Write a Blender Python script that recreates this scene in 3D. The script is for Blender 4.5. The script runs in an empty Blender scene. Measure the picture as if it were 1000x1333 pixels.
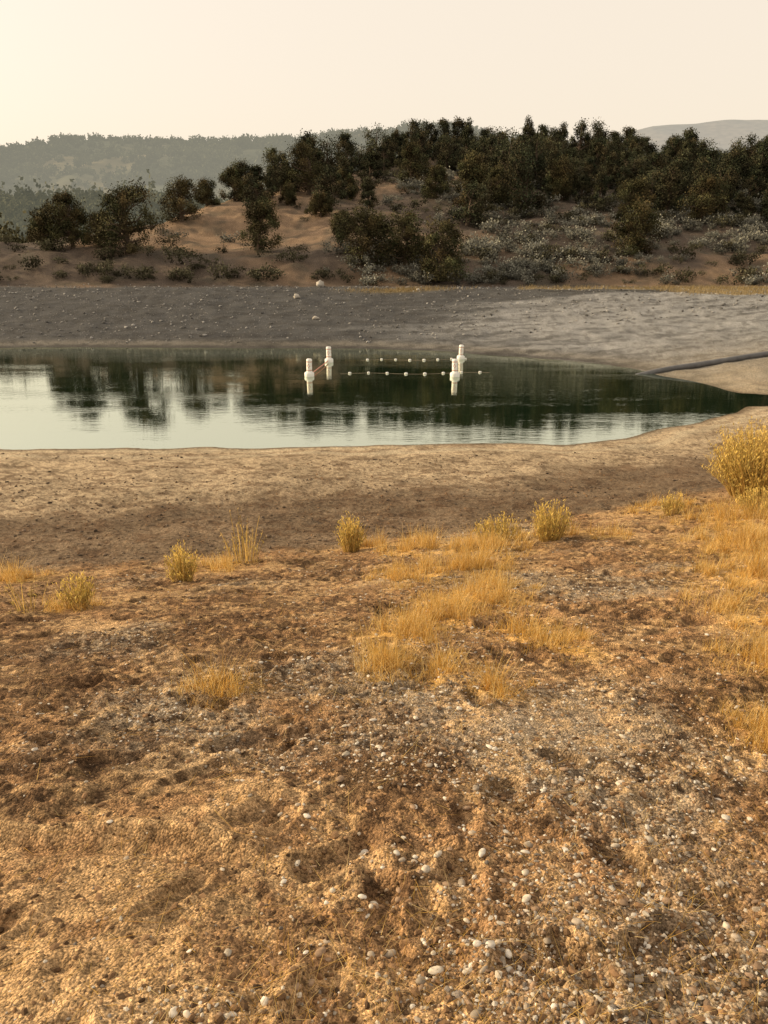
import bpy, math
import numpy as np
from mathutils import Vector
rng=np.random.default_rng(7)
scene=bpy.context.scene
COL=scene.collection
# ---------------------------------------------------------------- noise
def _h(ix,iy,seed):
    n=(ix.astype(np.int64)*374761393+iy.astype(np.int64)*668265263+seed*974634777)&0xFFFFFFFF
    n=((n^(n>>13))*1274126177)&0xFFFFFFFF
    n=(n^(n>>16))&0xFFFFFFFF
    return n/4294967295.0
def noise(x,y,seed=0):
    x=np.asarray(x,float);y=np.asarray(y,float)
    x0=np.floor(x);y0=np.floor(y);fx=x-x0;fy=y-y0
    u=fx*fx*(3-2*fx);v=fy*fy*(3-2*fy)
    a=_h(x0,y0,seed);b=_h(x0+1,y0,seed);c=_h(x0,y0+1,seed);d=_h(x0+1,y0+1,seed)
    return ((a+(b-a)*u)*(1-v)+(c+(d-c)*u)*v)*2-1
def fbm(x,y,o=3,seed=0):
    s=0;a=1;t=0
    for i in range(o):
        q=.6*i;c,sn=math.cos(q),math.sin(q)
        s=s+a*noise((x*c-y*sn)*(2.03**i)+i*17.3,(x*sn+y*c)*(2.03**i)-i*9.1,seed+i);t+=a;a*=.5
    return s/t*1.3
def ss(a,b,x):
    t=np.clip((x-a)/(b-a),0,1);return t*t*(3-2*t)
# ---------------------------------------------------------------- terrain
LAKE=np.array([(-160,24),(-30,23.6),(-12.4,24.1),(-5,24.3),(-1.2,25.0),(2.5,24.8),(6.6,25.0),(11.2,28.0),(13.9,30.8),(15.6,31.8),(19,32.2),(27,31.8),(27,33.1),(19,33.9),(16.3,34.4),(15.9,35.9),(14.8,40),(13,43.9),(9.3,47.3),(4,50.5),(-2.6,52.3),(-26,52.6),(-160,54)],float)
_n=np.roll(LAKE,-1,axis=0);LAKE=np.stack([LAKE*.75+_n*.25,LAKE*.25+_n*.75],1).reshape(-1,2)
def sdist(x,y):
    d=np.full(x.shape,1e18);ins=np.zeros(x.shape,bool);n=len(LAKE)
    for i in range(n):
        ax,ay=LAKE[i];bx,by=LAKE[(i+1)%n]
        ex,ey=bx-ax,by-ay;wx=x-ax;wy=y-ay
        t=np.clip((wx*ex+wy*ey)/(ex*ex+ey*ey),0,1)
        dx=wx-ex*t;dy=wy-ey*t
        d=np.minimum(d,dx*dx+dy*dy)
        if ay!=by:
            c=((ay>y)!=(by>y))&(x<(bx-ax)*(y-ay)/(by-ay)+ax)
            ins^=c
    d=np.sqrt(d)
    return np.where(ins,-d,d)
def yedge(x): return np.interp(x,[-60,-6.5,-.7,3.6,6.7,12,30],[9,11.9,13.2,14.9,16.5,19,24])
def crest(x): return np.interp(x,[-300,-45,-36,-28,-22,-11,0,10,43,69,120,250],[5.5,6.4,7.4,9.8,13.3,18.6,22,24,22,18.5,16,12])
def crestY(x): return np.interp(x,[-300,-45,-28,-22,-11,10,43,69,250],[87,89,105,118,143,160,155,150,150])
def smax(a,b,k):
    h=np.clip(.5+.5*(a-b)/k,0,1);return b*(1-h)+a*h+k*h*(1-h)
def SD(x,y): return sdist(x,y)+.45*fbm(x*.3,y*.3,3,11)*ss(0,6,y)
def sandy(x,y):
    return np.clip(ss(-.15,.45,fbm(x*.9+3,y*.9,2,77))*.8+.9*np.exp(-((x+1.0)/.9)**2-((y-2.2)/.9)**2),0,1)
def H(x,y,sd=None):
    x=np.asarray(x,float);y=np.asarray(y,float)
    if sd is None: sd=SD(x,y)
    slope=.07+.084*ss(30,50,y)
    beach=np.where(sd>0,np.minimum(sd*slope,3.0),np.maximum(sd*.14,-2))
    beach=beach+.05*noise(x*.6,y*.6,5)*np.clip(sd*.3,0,1)
    beach=beach+.05*np.abs(fbm(x*.5,y*1.6,3,6))*np.clip(sd*.3,0,1)*ss(30,45,y)*2
    yy=y+1.6*fbm(x*.08,y*.03,2,21)
    C=crest(x);yc=crestY(x)
    z1=3+(np.minimum(C,6)-3)*ss(-1,9.5,yy-76)
    z2=(np.maximum(C,6)-6)*np.clip((yy-85)/np.maximum(yc-85,2),0,1)**.95
    back=np.maximum(yy-yc,0)*.16
    hill=np.where(yy>yc,np.maximum(z1+z2-back,4.0-.5*ss(200,400,y)),z1+z2)
    m=ss(80,100,y)*(1-ss(250,400,y))
    hill=hill+m*(1.3*fbm(x*.055,y*.055,3,31))+.4*fbm(x*.35,y*.35,3,33)*ss(75,80,y)*(1-ss(250,400,y))
    w=ss(74.5,77,yy);z=beach*(1-w)+hill*w
    a=3.55/yedge(x)
    sl=np.where(y>0,4.4-a*y,4.4-.06*y)
    onslope=ss(-.25,.25,sl-beach)*(y<45)
    z=np.where(y<45,smax(sl,z,.25),z)
    r=np.hypot(x,y)
    near=1-ss(16,34,r)
    rough=np.where(onslope>.5,1.0,.8)
    f2=1-ss(14,28,r);f3=1-ss(5,11,r)
    rg=rough*(1-.6*sandy(x,y))
    amp=np.clip(sd*.2,0,1)
    d=.038*fbm(x*1.7,y*1.7,3,41)
    d=d+rg*f2*(.020*fbm(x*7,y*7,3,42)+.024*(np.abs(fbm(x*10,y*10,2,43))-.2))
    d=d+rg*f3*(.009*np.abs(fbm(x*30,y*30,2,44))+.004*noise(x*80,y*80,45))
    p=fbm(x*3.3,y*3.3,2,46)
    d=d-.055*ss(.35,.75,p)*near*onslope+.015*ss(.1,.35,p)*near*onslope
    for fx,fy,fa in FOOT:
        c,s=math.cos(fa),math.sin(fa);u=(x-fx)*c+(y-fy)*s;v=-(x-fx)*s+(y-fy)*c
        e=(u/.15)**2+(v/.055)**2
        d=d-.036*np.exp(-e**2)+.014*np.exp(-(np.sqrt(e)-1.45)**2/.08)
    ly=2.66-.14*(x+1.45)+.03*np.sin(x*5)
    rut=ss(-2.6,-1.5,x)*(1-ss(-.7,-.4,x))
    d=d+rut*(.05*np.exp(-((y-ly)/.04)**2)-.03*np.exp(-((y-ly+.11)/.05)**2))
    d=d-.03*np.exp(-((x+.02+.25*(y-2.2))/.06)**2)*ss(1.7,1.9,y)*(1-ss(2.8,3.1,y))
    z=z+d*near*amp
    z=z+(1-near)*.04*fbm(x*.9,y*.9,2,48)*np.clip(sd,0,1)
    return z
FOOT=[(-.75,2.2,1.1),(-.45,2.75,1.3),(-.95,3.2,1.0),(-.5,3.7,1.3),(-1.35,1.95,.9),(.15,2.05,1.6),(.35,2.7,1.4),(-1.6,3.8,.8),(-1.1,4.6,1.1),(.6,1.75,1.8),(-.2,1.7,1.2),(-2.1,4.9,.7),(-2.4,3.5,1.0)]
def lerp(a,b,t): return a*(1-t[:,None])+b*t[:,None]
GRASS=[(.8,12.1,.8,.9,16),(1.7,11.6,.7,.9,14),(.5,9.4,.55,.9,16),(1.25,9.7,.4,.8,12),(.85,7.4,.5,.7,15),(1.3,7.8,.35,.6,9),(.15,6.0,.33,.55,14),(.02,5.1,.2,.35,9),(.6,6.7,.4,.5,9),
 (1.25,6.0,.3,.45,5),(.75,4.45,.2,.2,4),(.38,4.9,.25,.3,5),(1.5,5.5,.2,.4,6),(-1.1,4.6,.22,.25,6),(3.7,12,.35,.5,5),(-5.9,11.2,.7,.5,8),(6.1,12.3,.9,1.3,22),(5.1,9.9,.8,1.3,30),(4.3,7.8,.7,1.1,34),(3.45,6.1,.5,.9,28),
 (2.8,4.8,.35,.5,22),(2.15,3.5,.2,.4,16),(5.6,14.8,.7,.7,9),(-2.6,11.5,.5,.6,6),(-3.6,8.1,.3,.3,5),(7.5,13.5,1.0,1.5,14),(5.8,8,1,1.3,16),(-.3,13.0,.6,.3,4),(2.8,12.6,.9,.4,6),(1.9,2.6,.12,.25,5)]
def ground_col(x,y,sd):
    n=len(x)
    n1=fbm(x*.8,y*.8,3,61);n2=fbm(x*5,y*5,3,62);n3=fbm(x*20,y*20,2,63)
    soil=np.array([.265,.157,.077]);dark=np.array([.075,.043,.023]);sand=np.array([.45,.30,.152]);grav=np.array([.29,.23,.158])
    A=np.tile(soil,(n,1))
    A=lerp(A,grav,ss(-.1,.5,n1+.6*np.exp(-((x-1.0-.05*y)/(.5+.1*y))**2)-.3)*.85)
    A=lerp(A,sand,np.clip(ss(.0,.55,n2+.5*sandy(x,y))*.65,0,1))
    A=lerp(A,dark,ss(.0,.5,n3*(1-.5*sandy(x,y))+.6*fbm(x*1.6,y*1.9,2,64)+.4*np.exp(-((x+2.2)/2.2)**2-((y-6.2)/2.6)**2))*.8)
    p=fbm(x*3.3,y*3.3,2,46);A=lerp(A,dark*1.3,ss(.35,.8,p)*.6)  # pits of the height field: shade in the hollows painted darker
    ly=2.66-.14*(x+1.45)+.03*np.sin(x*5)
    A=lerp(A,sand,ss(-2.6,-1.5,x)*(1-ss(-.7,-.4,x))*np.exp(-((y-ly)/.05)**2)*.7)
    g=np.zeros(n)
    for gx,gy,rx,ry,_ in GRASS: g=np.maximum(g,np.exp(-(((x-gx)/rx)**2+((y-gy)/ry)**2)))
    A=lerp(A,np.array([.54,.325,.095]),np.clip(g*.75*(.7+.9*n2),0,.8))
    yb=y-yedge(x)
    B=np.tile(np.array([.175,.126,.080]),(n,1))  # brown-grey sand, with the shadow past the slope edge painted in
    B=lerp(B,np.array([.40,.31,.20]),ss(3.0,6.2,yb+1.5*n1+.6*fbm(x*.25,y*1.2,3,66)))
    B=lerp(B,dark*1.3,ss(.05,.5,fbm(x*2.6,y*4.5,3,67))*.55)
    B=lerp(B,dark,ss(.1,.4,fbm(x*9,y*12,2,72))*.5)
    ring=.5+.5*np.sin(sd*6+2.5*n1)
    B=lerp(B,np.array([.50,.42,.29]),np.exp(-((sd-1.0)/.8)**2)*.7*ring)
    B=lerp(B,np.array([.09,.065,.04]),np.exp(-(sd/.25)**2)*.85)
    A=lerp(A,B,ss(-.4,.3,yb+.3*n2)*(y>4))
    F=np.tile(np.array([.074,.074,.073]),(n,1))
    fn=fbm(x*.07,y*.6,3,68);f4=fbm(x*.35,y*1.6,3,73)
    F=lerp(F,np.array([.27,.27,.262]),ss(-2,13,x+6*fn+3*f4-abs(y-56)*.35)*ss(.0,.35,1-ss(60,67,y+2.5*fn))*(.85+.12*f4))
    F=lerp(F,np.array([.20,.18,.145]),np.exp(-((sd-1.0)/.8)**2)*.6)
    F=lerp(F,np.array([.045,.043,.04]),ss(.05,.6,fbm(x*.5,y*2.5,4,69))*.55)
    F=lerp(F,np.array([.06,.057,.052]),ss(.15,.5,fbm(x*2.2,y*3.5,3,74))*.5)
    F=lerp(F,np.array([.06,.055,.05]),np.exp(-((sd-.25)/.3)**2)*.8)  # waterline: wet edge plus far-shore shadow painted as a dark line
    F=lerp(F,np.array([.28,.235,.165]),np.exp(-((x-19)/6.)**2-((y-38)/6.)**2)*.8)
    F=lerp(F,np.array([.28,.215,.11]),ss(22,27,x+2*n1)*ss(59,62,y+n1)*.9)
    F=lerp(F,np.array([.04,.037,.03]),np.exp(-((y-67+.6*n1)/.9)**2)*ss(12,15,x)*(1-ss(23,26,x))*.9)  # wet hollow strip, its shade painted into the colour too
    F=lerp(F,np.array([.32,.245,.12]),np.exp(-((y-71.5+.6*n1)/1.2)**2)*ss(11,14,x)*.8)
    F=lerp(F,np.array([.32,.245,.12]),np.exp(-((y-70.5)/.8)**2-((x-1.5)/3.2)**2)*.9)
    A=lerp(A,F,ss(30,40,y+2*n1))
    hn=fbm(x*.1,y*.1,3,70)
    Hc=np.tile(np.array([.100,.078,.061]),(n,1))
    Hc=lerp(Hc,np.array([.24,.165,.105]),ss(-.3,.4,hn-.25+1.3*np.exp(-((x+18)/13)**2)*ss(84,92,y))*.9)
    Hc=lerp(Hc,np.array([.075,.068,.052]),ss(.0,.6,fbm(x*.5,y*.5,3,71))*.6)
    Hc=lerp(Hc,np.array([.05,.048,.034]),ss(22,45,x)*ss(95,110,y)*.6)
    A=lerp(A,Hc,ss(73.5,77,y+1.6*fbm(x*.08,y*.03,2,21)+.8*n1))
    return A*(1+.22*fbm(x*1.3,y*1.3,2,99))[:,None]
# ---------------------------------------------------------------- mesh helper
def mk(name,V,F,mat,col=None,smooth=False,link=True):
    V=np.ascontiguousarray(V,dtype=np.float32);F=np.ascontiguousarray(F,dtype=np.int32)
    me=bpy.data.meshes.new(name);k=F.shape[1]
    me.vertices.add(len(V));me.vertices.foreach_set('co',V.ravel())
    me.loops.add(F.size);me.loops.foreach_set('vertex_index',F.ravel())
    me.polygons.add(len(F));me.polygons.foreach_set('loop_start',np.arange(0,F.size,k,dtype=np.int32))
    me.polygons.foreach_set('use_smooth',np.full(len(F),smooth))
    me.update(calc_edges=True)
    if col is not None:
        at=me.attributes.new('Col','FLOAT_COLOR','POINT')
        c=np.ones((len(V),4),np.float32);c[:,:3]=col;at.data.foreach_set('color',c.ravel())
    if mat: me.materials.append(mat)
    ob=bpy.data.objects.new(name,me)
    if link: COL.objects.link(ob)
    return ob
# ---------------------------------------------------------------- materials
def newmat(name):
    m=bpy.data.materials.new(name);m.use_nodes=True
    nt=m.node_tree;b=nt.nodes['Principled BSDF'];return m,nt,b
def N(nt,t,**k):
    n=nt.nodes.new(t)
    for a,v in k.items():
        if a in n.inputs: n.inputs[a].default_value=v
        else: setattr(n,a,v)
    return n
def col_mat(name,rough=.9,var=.25,scale=30,transl=0,spec=.15):
    m,nt,b=newmat(name);L=nt.links
    at=N(nt,'ShaderNodeAttribute',attribute_name='Col')
    tc=N(nt,'ShaderNodeTexCoord')
    nz=N(nt,'ShaderNodeTexNoise');nz.inputs['Scale'].default_value=scale;nz.inputs['Detail'].default_value=1
    L.new(tc.outputs['Object'],nz.inputs['Vector'])
    mr=N(nt,'ShaderNodeMapRange');mr.inputs['From Min'].default_value=.3;mr.inputs['From Max'].default_value=.7
    mr.inputs['To Min'].default_value=1-var;mr.inputs['To Max'].default_value=1+var
    L.new(nz.outputs['Fac'],mr.inputs['Value'])
    vm=N(nt,'ShaderNodeVectorMath',operation='SCALE');L.new(at.outputs['Color'],vm.inputs[0]);L.new(mr.outputs[0],vm.inputs['Scale'])
    L.new(vm.outputs[0],b.inputs['Base Color'])
    b.inputs['Roughness'].default_value=rough;b.inputs['Specular IOR Level'].default_value=spec
    if transl:
        out=nt.nodes['Material Output'];tr=N(nt,'ShaderNodeBsdfTranslucent');L.new(vm.outputs[0],tr.inputs['Color'])
        mx=N(nt,'ShaderNodeMixShader');mx.inputs[0].default_value=transl
        L.new(b.outputs[0],mx.inputs[1]);L.new(tr.outputs[0],mx.inputs[2]);L.new(mx.outputs[0],out.inputs['Surface'])
    return m
def haze_mat(name,haze,fac):  # aerial haze painted in: constant glow mixed over the surface colour
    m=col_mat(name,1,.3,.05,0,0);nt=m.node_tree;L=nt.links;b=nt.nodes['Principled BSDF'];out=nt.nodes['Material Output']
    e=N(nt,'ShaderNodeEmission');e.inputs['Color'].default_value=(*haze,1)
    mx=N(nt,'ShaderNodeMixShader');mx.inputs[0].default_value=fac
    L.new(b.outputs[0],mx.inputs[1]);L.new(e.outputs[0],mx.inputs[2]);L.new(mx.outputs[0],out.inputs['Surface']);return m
def flat_mat(name,c,rough=.5,var=.15,scale=8,spec=.4):
    m,nt,b=newmat(name);L=nt.links
    tc=N(nt,'ShaderNodeTexCoord');nz=N(nt,'ShaderNodeTexNoise');nz.inputs['Scale'].default_value=scale;nz.inputs['Detail'].default_value=6
    L.new(tc.outputs['Object'],nz.inputs['Vector'])
    cr=N(nt,'ShaderNodeValToRGB');cr.color_ramp.elements[0].position=.3;cr.color_ramp.elements[1].position=.7
    cr.color_ramp.elements[0].color=(*[v*(1-var) for v in c],1);cr.color_ramp.elements[1].color=(*[min(1,v*(1+var)) for v in c],1)
    L.new(nz.outputs['Fac'],cr.inputs[0]);L.new(cr.outputs[0],b.inputs['Base Color'])
    b.inputs['Roughness'].default_value=rough;b.inputs['Specular IOR Level'].default_value=spec;return m
def ground_mat():
    m,nt,b=newmat('ground_soil');L=nt.links
    at=N(nt,'ShaderNodeAttribute',attribute_name='Col');tc=N(nt,'ShaderNodeTexCoord')
    def nz(s,d=5):
        n=N(nt,'ShaderNodeTexNoise');n.inputs['Scale'].default_value=s;n.inputs['Detail'].default_value=d;L.new(tc.outputs['Object'],n.inputs['Vector']);return n
    def mr(src,a,b_,c,d):
        r=N(nt,'ShaderNodeMapRange');L.new(src,r.inputs['Value'])
        for k,v in zip(('From Min','From Max','To Min','To Max'),(a,b_,c,d)): r.inputs[k].default_value=v
        return r.outputs[0]
    def mul(a,b_,op='MULTIPLY'):
        n=N(nt,'ShaderNodeMath',operation=op);L.new(a,n.inputs[0])
        if isinstance(b_,float): n.inputs[1].default_value=b_
        else: L.new(b_,n.inputs[1])
        return n.outputs[0]
    fine=nz(140,2);mid=nz(16,3)
    vo=N(nt,'ShaderNodeTexVoronoi');vo.inputs['Scale'].default_value=80;L.new(tc.outputs['Object'],vo.inputs['Vector'])
    k=mul(mr(fine.outputs['Fac'],.3,.7,.45,1.55),mr(mid.outputs['Fac'],.3,.7,.6,1.4))
    sx=N(nt,'ShaderNodeSeparateColor');L.new(vo.outputs['Color'],sx.inputs[0])
    k=mul(k,mr(sx.outputs[0],0,1,.6,1.45))
    vm=N(nt,'ShaderNodeVectorMath',operation='SCALE');L.new(at.outputs['Color'],vm.inputs[0]);L.new(k,vm.inputs['Scale'])
    L.new(vm.outputs[0],b.inputs['Base Color'])
    hgt=mul(mul(fine.outputs['Fac'],.5),mul(vo.outputs['Distance'],-.6),'ADD')
    hgt=mul(hgt,mul(mid.outputs['Fac'],1.2),'ADD')
    bp=N(nt,'ShaderNodeBump');bp.inputs['Strength'].default_value=1.0;bp.inputs['Distance'].default_value=.016
    L.new(hgt,bp.inputs['Height']);L.new(bp.outputs[0],b.inputs['Normal'])
    b.inputs['Roughness'].default_value=.95;b.inputs['Specular IOR Level'].default_value=.1
    return m
# ---------------------------------------------------------------- ground sheet
th=np.concatenate([np.linspace(-180,-40,60,endpoint=False),np.linspace(-40,40,760,endpoint=False),np.linspace(40,180,60,endpoint=False)])
th=np.radians(th)
rr=np.concatenate([np.geomspace(.05,2,40,endpoint=False),np.geomspace(2,17,840,endpoint=False),np.geomspace(17,180,380,endpoint=False),np.geomspace(180,6000,80)])
R,T=np.meshgrid(rr,th,indexing='ij')
gx=(R*np.sin(T)).ravel();gy=(-1+R*np.cos(T)).ravel()
gsd=SD(gx,gy);gz=H(gx,gy,gsd)
nr,nc=R.shape
idx=np.arange(nr*nc).reshape(nr,nc);idn=np.roll(idx,-1,axis=1)
F=np.stack([idx[:-1],idx[1:],idn[1:],idn[:-1]],-1).reshape(-1,4)
F=F[:,::-1]
ground=mk('ground',np.stack([gx,gy,gz],1),F,ground_mat(),ground_col(gx,gy,gsd),True)
# ---------------------------------------------------------------- water
m,nt,b=newmat('lake_water');L=nt.links
b.inputs['Base Color'].default_value=(.006,.024,.011,1);b.inputs['Roughness'].default_value=.015;b.inputs['IOR'].default_value=1.33
tc=N(nt,'ShaderNodeTexCoord');mp=N(nt,'ShaderNodeMapping');mp.inputs['Scale'].default_value=(.4,1.8,1);L.new(tc.outputs['Object'],mp.inputs[0])
n1=N(nt,'ShaderNodeTexNoise');n1.inputs['Scale'].default_value=4;n1.inputs['Detail'].default_value=3;L.new(mp.outputs[0],n1.inputs['Vector'])
n2=N(nt,'ShaderNodeTexNoise');n2.inputs['Scale'].default_value=.22;n2.inputs['Detail'].default_value=2;L.new(mp.outputs[0],n2.inputs['Vector'])
r2=N(nt,'ShaderNodeMapRange');r2.inputs['From Min'].default_value=.45;r2.inputs['From Max'].default_value=.65;r2.inputs['To Min'].default_value=.2;r2.inputs['To Max'].default_value=.75;L.new(n2.outputs['Fac'],r2.inputs['Value'])
mm=N(nt,'ShaderNodeMath',operation='MULTIPLY');L.new(n1.outputs['Fac'],mm.inputs[0]);L.new(r2.outputs[0],mm.inputs[1])
bp=N(nt,'ShaderNodeBump');bp.inputs['Strength'].default_value=.35;bp.inputs['Distance'].default_value=.022;L.new(mm.outputs[0],bp.inputs['Height']);L.new(bp.outputs[0],b.inputs['Normal'])
gl=N(nt,'ShaderNodeBsdfGlossy');gl.inputs['Color'].default_value=(.90,.97,.82,1);gl.inputs['Roughness'].default_value=.015;L.new(bp.outputs[0],gl.inputs['Normal'])
mx=N(nt,'ShaderNodeMixShader');mx.inputs[0].default_value=.62
L.new(b.outputs[0],mx.inputs[1]);L.new(gl.outputs[0],mx.inputs[2]);L.new(mx.outputs[0],nt.nodes['Material Output'].inputs['Surface'])
wx=np.array([(-158,20,0),(28,20,0),(28,60,0),(-158,60,0)],float)
mk('lake_water',wx,np.array([[0,1,2,3]]),m)
# ---------------------------------------------------------------- pebbles
def ico(sub):
    import bmesh
    bm=bmesh.new();bmesh.ops.create_icosphere(bm,subdivisions=sub,radius=1)
    V=np.array([v.co[:] for v in bm.verts]);F=np.array([[v.index for v in f.verts] for f in bm.faces]);bm.free();return V,F
def rocks(name,x,y,size,cols,mat,sub=1,flat=.55,sink=.25,jit=.28):
    V0,F0=ico(sub);n=len(x);k=len(V0)
    V=np.repeat(V0[None],n,0)*(1+rng.uniform(-jit,jit,(n,k,1)))
    V=V*np.stack([rng.uniform(.75,1.45,n),rng.uniform(.6,1.05,n),rng.uniform(flat*.7,flat*1.4,n)],1)[:,None]*size[:,None,None]
    a=rng.uniform(0,6.28,n);c,s=np.cos(a)[:,None],np.sin(a)[:,None]
    X=V[...,0]*c-V[...,1]*s;Y=V[...,0]*s+V[...,1]*c
    z=H(x,y)
    V=np.stack([X+x[:,None],Y+y[:,None],V[...,2]+(z+size*flat*(1-2*sink))[:,None]],-1).reshape(-1,3)
    F=(F0[None]+(np.arange(n)*k)[:,None,None]).reshape(-1,3)
    return mk(name,V,F,mat,np.repeat(cols,k,0),sub>1)
pm=col_mat('pebble_stone',.85,.25,60,0,.2)
def polar(n,r0,r1,ang,power=1.0):
    r=np.exp(rng.uniform(np.log(r0),np.log(r1),n));a=np.radians(rng.uniform(-ang,ang,n))
    return r*np.sin(a),r*np.cos(a)
pal=np.array([(.47,.41,.32),(.34,.28,.21),(.56,.51,.43),(.28,.19,.12),(.20,.17,.14),(.40,.29,.18)])
x,y=polar(42000,1.1,16,36)
dens=ss(-.5,.5,fbm(x*.8,y*.8,3,61)+1.0*np.exp(-((x-.8)/(.5+y*.12))**2)-.45)
k=(rng.random(len(x))<(.08+.92*dens)*(1-.8*sandy(x,y)*(x<.2)))&(y<yedge(x));x,y=x[k],y[k]
sz=.0028+.0066*rng.random(len(x))**2.3+.008*(rng.random(len(x))<.03)*rng.random(len(x)); sz*=1+y*.08
rocks('pebble_gravel',x,y,sz,pal[rng.integers(0,6,len(x))]*rng.uniform(.6,1.25,(len(x),1)),pm,1,.5)
x,y=polar(1500,1.3,9,34);k=(x>-.18*y+rng.normal(0,.4,len(x)));x,y=x[k],y[k]
rocks('loose_stones',x,y,.006+.014*rng.random(len(x))**2,pal[rng.integers(0,4,len(x))]*rng.uniform(.8,1.3,(len(x),1)),pm,2,.42,.2,.12)
x,y=polar(32000,1.1,22,36);k=rng.random(len(x))>.7*sandy(x,y);x,y=x[k],y[k];sc=np.array([.22,.13,.065])
rocks('soil_clods',x,y,(.003+.011*rng.random(len(x))**3.5)*(1+y*.08),sc*rng.uniform(.25,1.3,(len(x),1)),pm,1,.6,.45,.35)
x=rng.uniform(-16,12,12000);y=rng.uniform(11.5,23.5,12000);k=(y>yedge(x))&(fbm(x*.6,y*1.1,2,95)+rng.normal(0,.3,12000)>.02+.07*(y-16));x,y=x[k],y[k]
rocks('beach_clods',x,y,.010+.035*rng.random(len(x))**4,np.array([.15,.11,.075])*rng.uniform(.3,1.5,(len(x),1)),pm,1,.6,.3)
x=rng.uniform(-60,45,9000);y=rng.uniform(53.5,76,9000)
rocks('shore_stones',x,y,.03+.10*rng.random(len(x))**5,np.array([.19,.185,.175])*rng.uniform(.3,2.0,(len(x),1)),pm,1)
for (bx,by,s) in [(-5.9,74.0,.5),(-7.4,67.5,.3),(3,70,.25),(-5.2,60,.2)]:
    rocks('boulder',np.array([bx]),np.array([by]),np.array([s]),np.array([[.40,.37,.32]]),pm,2,.7)
# ---------------------------------------------------------------- grass blades
def blades(x,y,L,W,lean,cols,curve=.5,z0=None):
    n=len(x);a=rng.uniform(0,6.28,n);d=np.stack([np.cos(a),np.sin(a)],1)
    pa=a+1.57+rng.uniform(-.6,.6,n);w=np.stack([np.cos(pa),np.sin(pa)],1)
    z=(H(x,y)-.01) if z0 is None else z0
    P=[]
    for i,t in enumerate((0,.35,.7,1.0)):
        out=L*(lean*t+curve*lean*t*t)
        up=L*t*np.sqrt(np.clip(1-(lean*(1+curve)*.7)**2,.1,1))
        ww=W*(1-.8*t)
        c=np.stack([x+d[:,0]*out,y+d[:,1]*out,z+up],1)
        P+= [c+np.c_[w*ww[:,None],np.zeros(n)],c-np.c_[w*ww[:,None],np.zeros(n)]]
    V=np.stack(P,1).reshape(-1,3)
    f=np.array([[0,1,3,2],[2,3,5,4],[4,5,7,6]])
    F=(f[None]+(np.arange(n)*8)[:,None,None]).reshape(-1,4)
    return V,F,np.repeat(cols,8,0)
def cat(parts):
    V=[];F=[];C=[];o=0
    for v,f,c in parts: V.append(v);F.append(f+o);C.append(c);o+=len(v)
    return np.concatenate(V),np.concatenate(F),np.concatenate(C)
gm=col_mat('dry_grass_blades',.7,.15,20,.4,.2)
gold=np.array([(.72,.44,.10),(.84,.57,.18),(.58,.33,.08),(.88,.68,.32)])
X=[];Y=[];LL=[]
for gx_,gy_,rx,ry,kt in GRASS:
    for _ in range(int(kt*2.2)):
        a=rng.uniform(0,6.28);q=rng.random()**.7*1.4
        cx=gx_+rx*q*math.cos(a);cy=gy_+ry*q*math.sin(a)
        fall=max(.35,1.15-q*.6)
        nb=int(rng.integers(25,130)*fall);sp_=rng.uniform(.02,.08)
        X.append(cx+rng.normal(0,sp_,nb));Y.append(cy+rng.normal(0,sp_,nb));LL.append(np.full(nb,rng.uniform(.11,.38)*fall)*rng.uniform(.4,1.2,nb))
X=np.concatenate(X);Y=np.concatenate(Y);LL=np.concatenate(LL);LL*=np.clip(.62+Y*.05,.75,1.2)
V,F_,C_=blades(X,Y,LL,.0010+.00019*Y,rng.uniform(.05,.7,len(X)),gold[rng.integers(0,4,len(X))]*rng.uniform(.55,1.1,(len(X),1)))
mk('dry_grass',V,F_,gm,C_)
x,y=polar(12000,1.3,14,36);k=(fbm(x*.7,y*.7,2,81)>-.1+.5*rng.random(len(x)))&(y<yedge(x));x,y=x[k],y[k]
sp=blades(x,y,rng.uniform(.02,.09,len(x)),.0008+.0002*y,rng.uniform(.3,.85,len(x)),gold[rng.integers(0,4,len(x))]*rng.uniform(.45,.9,(len(x),1)))
x,y=polar(1500,1.3,10,36)
st=blades(x,y,rng.uniform(.04,.18,len(x)),.0007+.0002*y,np.full(len(x),1.0),gold[rng.integers(0,4,len(x))]*rng.uniform(.5,1.0,(len(x),1)),.05,H(x,y)+.004)
Vs=st[0].reshape(-1,8,3);Vs[:,:,2]=Vs[:,:1,2]+.003+(Vs[:,:,2]-Vs[:,:1,2])*.12;st=(Vs.reshape(-1,3),st[1],st[2])
V,F_,C_=cat([sp,st]);mk('grass_litter',V,F_,gm,C_)
x=np.concatenate([rng.uniform(23,60,7000),rng.normal(1.5,2.5,900),rng.uniform(12,60,3000)])
y=np.concatenate([rng.uniform(60,72,7000),rng.normal(70.5,.5,900),rng.normal(71.5,.8,3000)])
V,F_,C_=blades(x,y,rng.uniform(.15,.4,len(x)),np.full(len(x),.02),rng.uniform(.1,.6,len(x)),np.array([.34,.26,.13])*rng.uniform(.5,1.1,(len(x),1)))
mk('shore_grass',V,F_,gm,C_)
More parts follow.
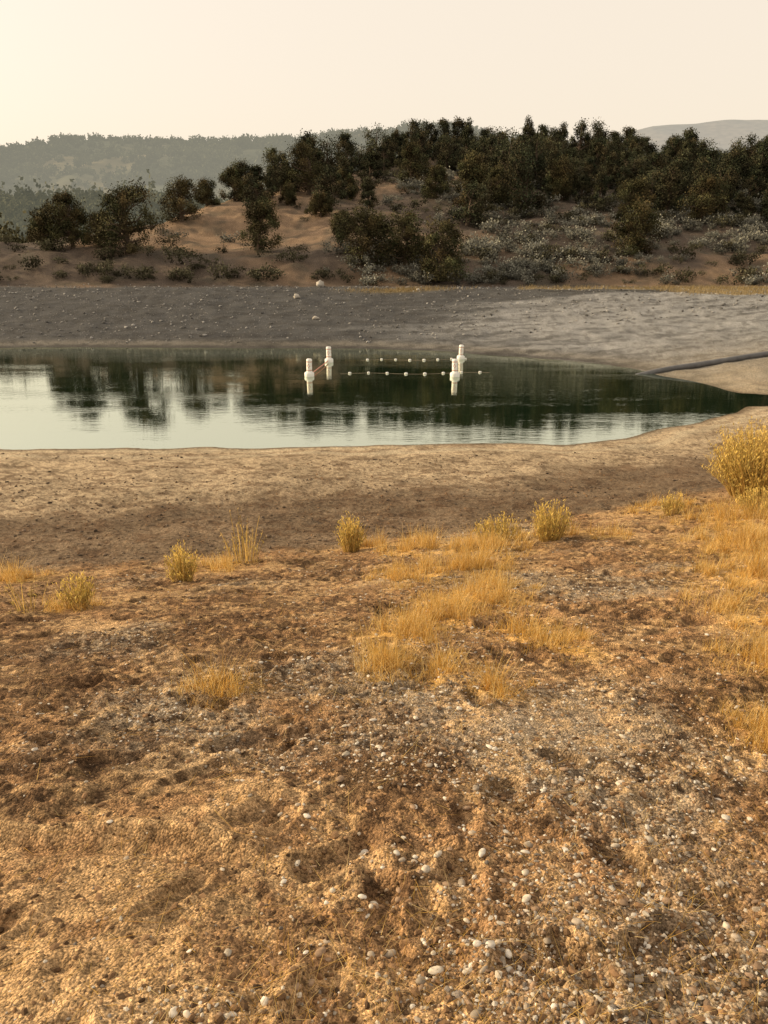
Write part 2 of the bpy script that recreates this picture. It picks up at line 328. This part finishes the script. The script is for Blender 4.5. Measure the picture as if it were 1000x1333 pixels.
# ---------------------------------------------------------------- rabbitbrush tufts
def quads(c,size,rngl=rng,asp=1.0):
    n=len(c);u=rngl.normal(size=(n,3));u/=np.linalg.norm(u,axis=1)[:,None]
    v=np.cross(u,rngl.normal(size=(n,3)));v/=np.linalg.norm(v,axis=1)[:,None]
    s=size[:,None] if np.ndim(size) else size
    u=u*s*asp;v=v*s
    V=np.stack([c-u-v*.4,c+u*.2-v,c+u+v*.4,c-u*.2+v],1).reshape(-1,3)
    return V,np.arange(n*4).reshape(n,4)
def brush(name,x,y,h,w,nst,yel,nl=7):
    a=rng.uniform(0,6.28,nst);q=np.sqrt(rng.random(nst));bx=x+.28*w*q*np.cos(a);by=y+.28*w*q*np.sin(a)
    tx=x+.5*w*q*np.cos(a)+rng.normal(0,.06*w,nst);ty=y+.5*w*q*np.sin(a);L=h*rng.uniform(.35,1.1,nst)*(1-.3*q*q)
    z=float(H(np.array([x]),np.array([y]))[0])
    P=[];W=.0055*(1+.5*h)
    pa=rng.uniform(0,6.28,nst);wv=np.stack([np.cos(pa),np.sin(pa),0*pa],1)*W
    for t in (0,.35,.7,1):
        c=np.stack([bx+(tx-bx)*t**1.4,by+(ty-by)*t**1.4,z-.02+L*t],1);P+=[c+wv*(1-.6*t),c-wv*(1-.6*t)]
    V=np.stack(P,1).reshape(-1,3);f=np.array([[0,1,3,2],[2,3,5,4],[4,5,7,6]]);F_=(f[None]+(np.arange(nst)*8)[:,None,None]).reshape(-1,4)
    cs=np.repeat(np.array([.54,.37,.12])*rng.uniform(.4,1.3,(nst,1)),8,0)
    t=rng.uniform(.3,1.04,(nst,nl))**.6
    c=np.stack([bx[:,None]+(tx-bx)[:,None]*t**1.4,by[:,None]+(ty-by)[:,None]*t**1.4,z+L[:,None]*t],-1).reshape(-1,3)+rng.normal(0,.011*(1+h),(nst*nl,3))
    n=len(c);s=rng.uniform(.004,.008,n)*(1+h*.4)
    up=np.stack([rng.normal(0,.45,n),rng.normal(0,.45,n),np.ones(n)],1);aa=rng.uniform(0,6.28,n);sd_=np.stack([np.cos(aa),np.sin(aa),0*aa],1)
    U=up*(s*3)[:,None];Sd=sd_*s[:,None]
    qv=np.stack([c-U,c+Sd,c+U,c-Sd],1).reshape(-1,3);qf=np.arange(n*4).reshape(n,4)
    tt=t.reshape(-1);lc=np.where((tt>.85)[:,None],np.array(yel),np.array([.52,.40,.12]))*rng.uniform(.5,1.2,(len(tt),1))
    V,F2,C=cat([(V,F_,cs),(qv,qf,np.repeat(lc,4,0))])
    return mk(name,V,F2,gm,C)
Yl=(.86,.64,.18)
for x,y,h,w,n in [(2.75,11.9,.7,.66,190),(2.05,12.4,.5,.65,110),(-.58,12.6,.7,.5,140),(-2.85,10,.58,.46,120),(-3.5,8.0,.42,.42,90),(7.7,15.0,1.5,2.1,1400),(1.75,12.4,.4,.45,60),(6.6,12.8,.5,.9,160),(8.3,12.8,.9,1.5,400),(5.5,13.9,.45,.5,80)]:
    brush('rabbitbrush',x,y,h,w,n,Yl)
brush('dry_weed',-2.35,11.9,.95,.9,46,(.62,.45,.2),3);brush('dry_weed',-4.0,7.9,.4,.7,30,(.62,.45,.2),2);brush('dry_weed',1.75,2.75,.3,.2,8,(.62,.45,.2),2)
# ---------------------------------------------------------------- trees
def tube(p0,p1,r0,r1,k=6):
    p0=np.array(p0,float);p1=np.array(p1,float);d=p1-p0;d/=np.linalg.norm(d)+1e-9
    a=np.cross(d,[.3,.9,.1]);a/=np.linalg.norm(a);b_=np.cross(d,a)
    ang=np.arange(k)*2*np.pi/k;c=np.cos(ang)[:,None]*a+np.sin(ang)[:,None]*b_
    V=np.concatenate([p0+c*r0,p1+c*r1]);i=np.arange(k);j=(i+1)%k
    return V,np.stack([i,j,j+k,i+k],1)
def tree_mesh(seed,hh,ww,clumps=52,leaves=240,base=.03,tint=(.056,.057,.026),ls=.8,rm=1.0):
    g=np.random.default_rng(seed);parts=[];bark=np.array([.10,.075,.055])
    ph=g.uniform(0,6.28,4);peak=g.uniform(.25,.42);sk=g.normal(0,.07,2)
    cc=[]
    while len(cc)<clumps:
        z=g.uniform(base,.88)**.85
        prof=max(0.04,(1-((z-peak)/(.95-peak))**2 if z>peak else 1-((peak-z)/.75)**2))**g.uniform(.5,.8)
        a=g.uniform(0,6.28)
        prof*=1+.22*math.sin(2*a+ph[0]+3*z)+.16*math.sin(3*a+ph[1]-5*z)+.12*math.sin(9*z+ph[2]+a)
        q=g.random()**.42*.37*prof
        cc.append((q*ww*math.cos(a)+sk[0]*ww*z,q*ww*math.sin(a)+sk[1]*ww*z,z*hh*.97))
    cc=np.array(cc)
    top=np.array([g.normal(0,.05)*ww,g.normal(0,.05)*ww,hh*.6]);mid=top*.5
    def add(a,b_,r0,r1):
        v,f=tube(a,b_,r0,r1);parts.append((v,f,np.tile(bark,(len(v),1))))
    add((0,0,-.3),mid,.045*ww,.032*ww);add(mid,top,.032*ww,.012*ww)
    for c in cc:
        t=np.clip(c[2]/hh*.7,.06,.6)/.6;s=top*t
        kx=(s+c)/2+g.normal(0,.04*ww,3);add(s,kx,.014*ww,.009*ww);add(kx,c,.009*ww,.003*ww)
    LC=[];SZ=[];CL=[]
    for c in cc:
        rad=ww*g.uniform(.07,.18)*rm;n=int(leaves*g.uniform(.7,1.3))
        d=g.normal(size=(n,3));d/=np.linalg.norm(d,axis=1)[:,None]
        rr_=rad*g.random(n)**.38*(1+.2*g.normal(size=n))
        p=c+d*rr_[:,None]*np.array([1,1,1.05]);p[:,2]=np.maximum(p[:,2],.04*hh*g.random(n)+.05)
        LC.append(p);SZ.append(g.uniform(.035,.085,n)*(.6+hh*.09)*ls)
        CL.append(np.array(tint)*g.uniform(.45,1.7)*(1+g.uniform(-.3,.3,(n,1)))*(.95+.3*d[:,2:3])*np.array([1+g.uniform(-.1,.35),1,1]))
    LC=np.concatenate(LC);SZ=np.concatenate(SZ);CL=np.concatenate(CL)
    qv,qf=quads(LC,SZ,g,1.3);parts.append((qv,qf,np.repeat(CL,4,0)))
    return cat(parts)
tm=col_mat('juniper_foliage',.85,.3,1.2,0,.1)
def zat(x,y): return float(H(np.array([float(x)]),np.array([float(y)]))[0])
named=[(-26.8,85,7.2,8.0),(-33,86.3,6,5.8),(-36,86.5,4.2,4.2),(-30.3,87,3.6,4.4),(-13.4,86,5.8,5.0),(-24.9,101,5,6.4),(-19.5,118,5,6.4),(-24,112,3.5,4),(-11,121,7.2,8.4),(-1.8,81.5,5.8,6.6),(2.2,81,5.4,6),(5.6,77.8,6,6.2),(-4,88,3.4,3.6),
 (10.4,104,8,5.8),(25.8,84.5,5.6,5.8),(18,114,4.8,6.5),(-5,116,4.5,4),(4,124,6,6.5),(-21,116,4.6,5),(30,100,5,6),(-16,125,6.5,6.4),(24,112,5.5,5.5),(15,110,5.5,5),(-8,104,3,3.6),(38,98,5.5,6),(-13,113,2.8,3.2),(7,112,4.2,4.8)]
for i,(x,y,h,w) in enumerate(named):
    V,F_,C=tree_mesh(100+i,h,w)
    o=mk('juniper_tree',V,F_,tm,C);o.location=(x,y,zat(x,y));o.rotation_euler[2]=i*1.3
root=bpy.data.objects.new('juniper_forest',None);COL.objects.link(root)
vars_=[]
for i in range(8):
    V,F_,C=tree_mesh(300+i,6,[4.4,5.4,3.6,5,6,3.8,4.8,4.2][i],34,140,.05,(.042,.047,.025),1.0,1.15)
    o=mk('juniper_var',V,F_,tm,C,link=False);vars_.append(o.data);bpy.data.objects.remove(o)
NX=12000;xs=rng.uniform(-20,150,NX);ys=rng.uniform(96,185,NX);ycs=crestY(xs)
lims=np.interp(xs,[-20,5,16,30,60,150],[200,150,122,104,94,88]);ds=np.full(NX,.035)
ds=np.where(ys>lims,.8,ds);ds=np.where((ys>ycs-13-5*np.sin(xs*.3))&(xs>-17),.9,ds)
k=(rng.random(NX)<ds)&(ys<ycs+12)
xs,ys,ds=xs[k],ys[k],ds[k];PX=np.zeros((0,2))
for x,y,d in zip(xs,ys,ds):
    if len(PX) and np.min((PX[:,0]-x)**2+(PX[:,1]-y)**2)<(2.8 if d>.5 else 6)**2: continue
    PX=np.vstack([PX,[x,y]])
    if len(PX)>600: break
zz=H(PX[:,0],PX[:,1])
for (x,y),z in zip(PX,zz):
    o=bpy.data.objects.new('tree_part',vars_[int(rng.integers(0,8))]);COL.objects.link(o);o.parent=root
    s=rng.uniform(.5,1.15);o.location=(x,y,z);o.scale=(s*rng.uniform(.85,1.2),s*rng.uniform(.85,1.2),s*rng.uniform(.8,1.25));o.rotation_euler=(rng.normal(0,.05),rng.normal(0,.05),rng.uniform(0,6.28))
def scatter(name,bases,x,y,s,mat,sz=None,z=None):
    parts=[];z=H(x,y) if z is None else z;pick=rng.integers(0,len(bases),len(x))
    for i,(V,F_,C) in enumerate(bases):
        k=np.where(pick==i)[0]
        if len(k)==0: continue
        a=rng.uniform(0,6.28,len(k));c,sn=np.cos(a)[:,None],np.sin(a)[:,None]
        S=s[k][:,None]
        X=(V[None,:,0]*c-V[None,:,1]*sn)*S+x[k][:,None];Y=(V[None,:,0]*sn+V[None,:,1]*c)*S+y[k][:,None];Z=V[None,:,2]*S*rng.uniform(.8,1.2,(len(k),1))+z[k][:,None]
        n=len(k);parts.append((np.stack([X,Y,Z],-1).reshape(-1,3),(F_[None]+(np.arange(n)*len(V))[:,None,None]).reshape(-1,4),(C[None]*rng.uniform(.65,1.3,(n,1,1))).reshape(-1,3)))
    V,F_,C=cat(parts);return mk(name,V,F_,mat,C)
def bush(seed,n,size,tint,flat=.6,lobes=6):
    g=np.random.default_rng(seed);L_=g.normal(0,.28,(lobes,3));L_[:,2]=np.abs(L_[:,2])*.8+.18
    c=L_[g.integers(0,lobes,n)]+g.normal(0,.13,(n,3));c[:,2]=np.clip(c[:,2]*flat*1.4,0.02,None)
    qv,qf=quads(c,g.uniform(.5,1,n)*size,g,1.5)
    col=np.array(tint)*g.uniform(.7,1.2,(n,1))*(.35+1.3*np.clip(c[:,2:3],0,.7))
    return qv,qf,np.repeat(col,4,0)
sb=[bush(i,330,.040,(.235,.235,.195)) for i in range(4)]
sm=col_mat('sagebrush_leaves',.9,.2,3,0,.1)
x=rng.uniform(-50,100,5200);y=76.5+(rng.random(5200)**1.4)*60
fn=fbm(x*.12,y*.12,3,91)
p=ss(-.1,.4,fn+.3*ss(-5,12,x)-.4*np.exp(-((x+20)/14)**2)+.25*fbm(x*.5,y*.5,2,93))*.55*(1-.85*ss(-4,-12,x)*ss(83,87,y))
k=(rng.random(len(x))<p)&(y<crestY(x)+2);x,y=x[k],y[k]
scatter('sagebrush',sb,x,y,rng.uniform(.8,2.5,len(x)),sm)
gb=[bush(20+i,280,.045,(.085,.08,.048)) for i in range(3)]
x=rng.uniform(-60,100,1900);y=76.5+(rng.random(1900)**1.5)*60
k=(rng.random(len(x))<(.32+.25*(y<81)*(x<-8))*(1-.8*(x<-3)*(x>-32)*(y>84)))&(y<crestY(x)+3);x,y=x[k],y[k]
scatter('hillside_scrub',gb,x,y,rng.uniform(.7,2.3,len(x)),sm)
# ---------------------------------------------------------------- distant hills
def ridge(name,xs,hs,x0,x1,yc,dep,back,nx,ny,amp,sc,mat,c1,c2,seed):
    X=np.linspace(x0,x1,nx);Y=np.concatenate([np.linspace(yc-dep,yc,ny),np.linspace(yc,yc+back,12)[1:]])
    XX,YY=np.meshgrid(X,Y,indexing='ij');x=XX.ravel();y=YY.ravel()
    def Hh(x,y):
        t=np.where(y<yc,np.clip((y-(yc-dep))/dep,0,1),np.clip(1-(y-yc)/back,0,1))
        S=np.interp(x,xs,hs)
        return S*(t**.9)+amp*fbm(x*sc,y*sc,4,seed)*np.sin(np.clip(t,0,1)*math.pi*.93)+amp*.12*fbm(x*sc*4,y*sc*4,2,seed+5)
    z=Hh(x,y);n2_=len(Y);i=np.arange(nx*n2_).reshape(nx,n2_)
    F_=np.stack([i[:-1,:-1],i[1:,:-1],i[1:,1:],i[:-1,1:]],-1).reshape(-1,4)
    f=ss(-.4,.4,fbm(x*sc*2,y*sc*2,4,seed+9))
    C=np.array(c1)*(1-f[:,None])+np.array(c2)*f[:,None]
    mk(name,np.stack([x,y,z],1),F_,mat,C,True);return Hh
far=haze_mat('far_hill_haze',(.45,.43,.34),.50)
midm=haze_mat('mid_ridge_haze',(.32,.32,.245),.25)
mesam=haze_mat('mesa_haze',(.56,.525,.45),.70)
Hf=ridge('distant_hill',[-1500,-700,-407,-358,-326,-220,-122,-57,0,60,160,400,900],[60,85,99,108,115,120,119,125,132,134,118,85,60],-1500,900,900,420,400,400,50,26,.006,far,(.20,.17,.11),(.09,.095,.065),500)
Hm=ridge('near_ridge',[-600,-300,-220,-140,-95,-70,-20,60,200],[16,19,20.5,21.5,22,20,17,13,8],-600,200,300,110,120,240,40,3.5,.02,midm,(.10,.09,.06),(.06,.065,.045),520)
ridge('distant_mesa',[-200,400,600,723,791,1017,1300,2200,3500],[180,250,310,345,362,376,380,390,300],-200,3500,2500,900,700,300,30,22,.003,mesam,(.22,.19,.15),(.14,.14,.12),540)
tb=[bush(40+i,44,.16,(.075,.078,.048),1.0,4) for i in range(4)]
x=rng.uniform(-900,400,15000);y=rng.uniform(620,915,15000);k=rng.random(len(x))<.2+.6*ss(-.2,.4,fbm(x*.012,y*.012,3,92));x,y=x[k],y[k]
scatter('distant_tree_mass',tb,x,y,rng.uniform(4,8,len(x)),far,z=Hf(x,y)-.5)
tb2=[bush(50+i,120,.09,(.085,.085,.05),1.0,5) for i in range(4)]
x=rng.uniform(-330,60,3400);y=rng.uniform(205,310,3400)
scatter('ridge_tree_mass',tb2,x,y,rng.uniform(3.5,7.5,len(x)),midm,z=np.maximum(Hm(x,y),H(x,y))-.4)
x=rng.uniform(-140,-36,260);y=rng.uniform(100,190,260)
scatter('valley_tree_mass',[bush(60+i,400,.055,(.085,.08,.042),1.0,6) for i in range(3)],x,y,rng.uniform(3,5.5,len(x)),tm)
# ---------------------------------------------------------------- buoys
white=flat_mat('buoy_white_plastic',(.74,.73,.70),.45,.12,6);red=flat_mat('buoy_faded_red',(.48,.20,.14),.5,.3,9);rope=flat_mat('rope',(.25,.2,.15),.9,.2,10)
def lathe(name,prof,mat,parent,loc=(0,0,0),k=28):
    V=[]
    for r,z in prof:
        for i in range(k):
            a=i*2*math.pi/k;V.append((r*math.cos(a),r*math.sin(a),z))
    i=np.arange(k);j=(i+1)%k;F_=np.concatenate([np.stack([s*k+i,s*k+j,(s+1)*k+j,(s+1)*k+i],1) for s in range(len(prof)-1)])
    o=mk(name,np.array(V),F_,mat,None,True);o.parent=parent;o.location=loc;return o
def buoy(x,y,s=1,tilt=0):
    e=bpy.data.objects.new('marker_buoy',None);COL.objects.link(e);e.location=(x,y,0);e.rotation_euler=(tilt,tilt*.6,0);e.scale=(s,s,s)
    lathe('float_collar',[(.001,-.25),(.2,-.25),(.27,-.18),(.28,.16),(.26,.22),(.2,.25),(.14,.26)],white,e)
    lathe('post',[(.16,.2),(.16,.34)],white,e)
    lathe('red_band',[(.163,.34),(.163,.38)],red,e)
    lathe('post_upper',[(.16,.38),(.16,.81)],white,e)
    lathe('red_band_top',[(.163,.81),(.163,.85)],red,e)
    lathe('cap',[(.16,.85),(.165,.87),(.16,.95),(.12,.99),(.001,1.0)],white,e)
    for a in (-1.75,.2,2.3):
        V=[]
        for u,v in ((0,-.14),(.11,0),(0,.14),(-.11,0),(0,-.08),(.063,0),(0,.08),(-.063,0)):
            b_=a+u/.166;V.append((.166*math.cos(b_),.166*math.sin(b_),.6+v))
        o=mk('warning_diamond',np.array(V),np.array([[0,1,5,4],[1,2,6,5],[2,3,7,6],[3,0,4,7]]),red);o.parent=e
buoy(-3.85,39.8,.9,.03);buoy(-3.2,45.2,.9,-.03);buoy(3.65,39.7,.9,-.04);buoy(4.6,46.6,.85,.05)
def floatline(p0,p1,n):
    e=bpy.data.objects.new('float_line',None);COL.objects.link(e)
    ic=ico(2)
    for i in range(n):
        t=(i+.5)/n;x=p0[0]+(p1[0]-p0[0])*t;y=p0[1]+(p1[1]-p0[1])*t+.25*math.sin(t*9)
        V=ic[0]*np.array([.09,.055,.055])*(1+.12*math.sin(i*5));o=mk('float',V,ic[1],white,None,True);o.parent=e;o.location=(x,y,.03)
    cu=bpy.data.curves.new('rope','CURVE');cu.dimensions='3D';cu.bevel_depth=.008
    s=cu.splines.new('POLY');s.points.add(40)
    for i in range(41):
        t=i/40;s.points[i].co=(p0[0]+(p1[0]-p0[0])*t,p0[1]+(p1[1]-p0[1])*t+.25*math.sin(t*9),.004,1)
    o=bpy.data.objects.new('rope',cu);COL.objects.link(o);o.parent=e;cu.materials.append(rope)
floatline((-2.3,40.6),(5.6,40.9),8);floatline((-1.4,46.0),(5.3,46.4),8)
e=bpy.data.objects.new('mooring_bar',None);COL.objects.link(e)
v,f=tube((-3.75,40.15,.10),(-3.25,44.9,.10),.03,.03,10);o=mk('bar',v,f,red,None,True);o.parent=e
cu=bpy.data.curves.new('pipeline','CURVE');cu.dimensions='3D';cu.bevel_depth=.155;cu.bevel_resolution=6;cu.use_fill_caps=True
s=cu.splines.new('NURBS');pp=[(13.2,40.5,-.14),(14.6,40.9,.1),(17,41.3,.5),(20.5,41.8,.95),(25,42.5,1.5),(32,44,2.2),(42,46,3.0)]
s.points.add(len(pp)-1);s.use_endpoint_u=True;s.order_u=3
for i,q in enumerate(pp): s.points[i].co=(q[0],q[1],zat(q[0],q[1])+.12 if i>0 else q[2],1)
o=bpy.data.objects.new('pipeline',cu);COL.objects.link(o);cu.materials.append(flat_mat('pipe_grey',(.11,.11,.112),.5,.25,3))
# ---------------------------------------------------------------- light
az=math.radians(-76);el=math.radians(19)
d=Vector((math.sin(az)*math.cos(el),math.cos(az)*math.cos(el),math.sin(el)))
sl=bpy.data.lights.new('sun','SUN');sl.energy=5;sl.angle=math.radians(.6);sl.color=(1,.77,.48)
so=bpy.data.objects.new('sun',sl);COL.objects.link(so);so.rotation_euler=d.to_track_quat('Z','Y').to_euler()
w=bpy.data.worlds.new('World');scene.world=w;w.use_nodes=True;nt=w.node_tree;L=nt.links
bg=nt.nodes['Background'];sk=nt.nodes.new('ShaderNodeTexSky');sk.sky_type='NISHITA';sk.sun_disc=False
sk.sun_elevation=el;sk.sun_rotation=az%(2*math.pi);sk.dust_density=6;sk.air_density=1.0;sk.ozone_density=1
mx=nt.nodes.new('ShaderNodeMix');mx.data_type='RGBA';mx.inputs[0].default_value=.65
L.new(sk.outputs[0],mx.inputs[6]);mx.inputs[7].default_value=(9.3,7.9,6.2,1)
L.new(mx.outputs[2],bg.inputs[0]);bg.inputs[1].default_value=.145
# ---------------------------------------------------------------- camera
cam=bpy.data.cameras.new('camera');co=bpy.data.objects.new('camera',cam);COL.objects.link(co);scene.camera=co
co.location=(0,0,6);co.rotation_euler=(math.radians(90-18.6),0,0)
cam.sensor_fit='VERTICAL';cam.sensor_height=36;cam.lens=27;cam.clip_end=9000;cam.clip_start=.05
scene.view_settings.view_transform='Standard';scene.view_settings.look='None';scene.view_settings.exposure=0
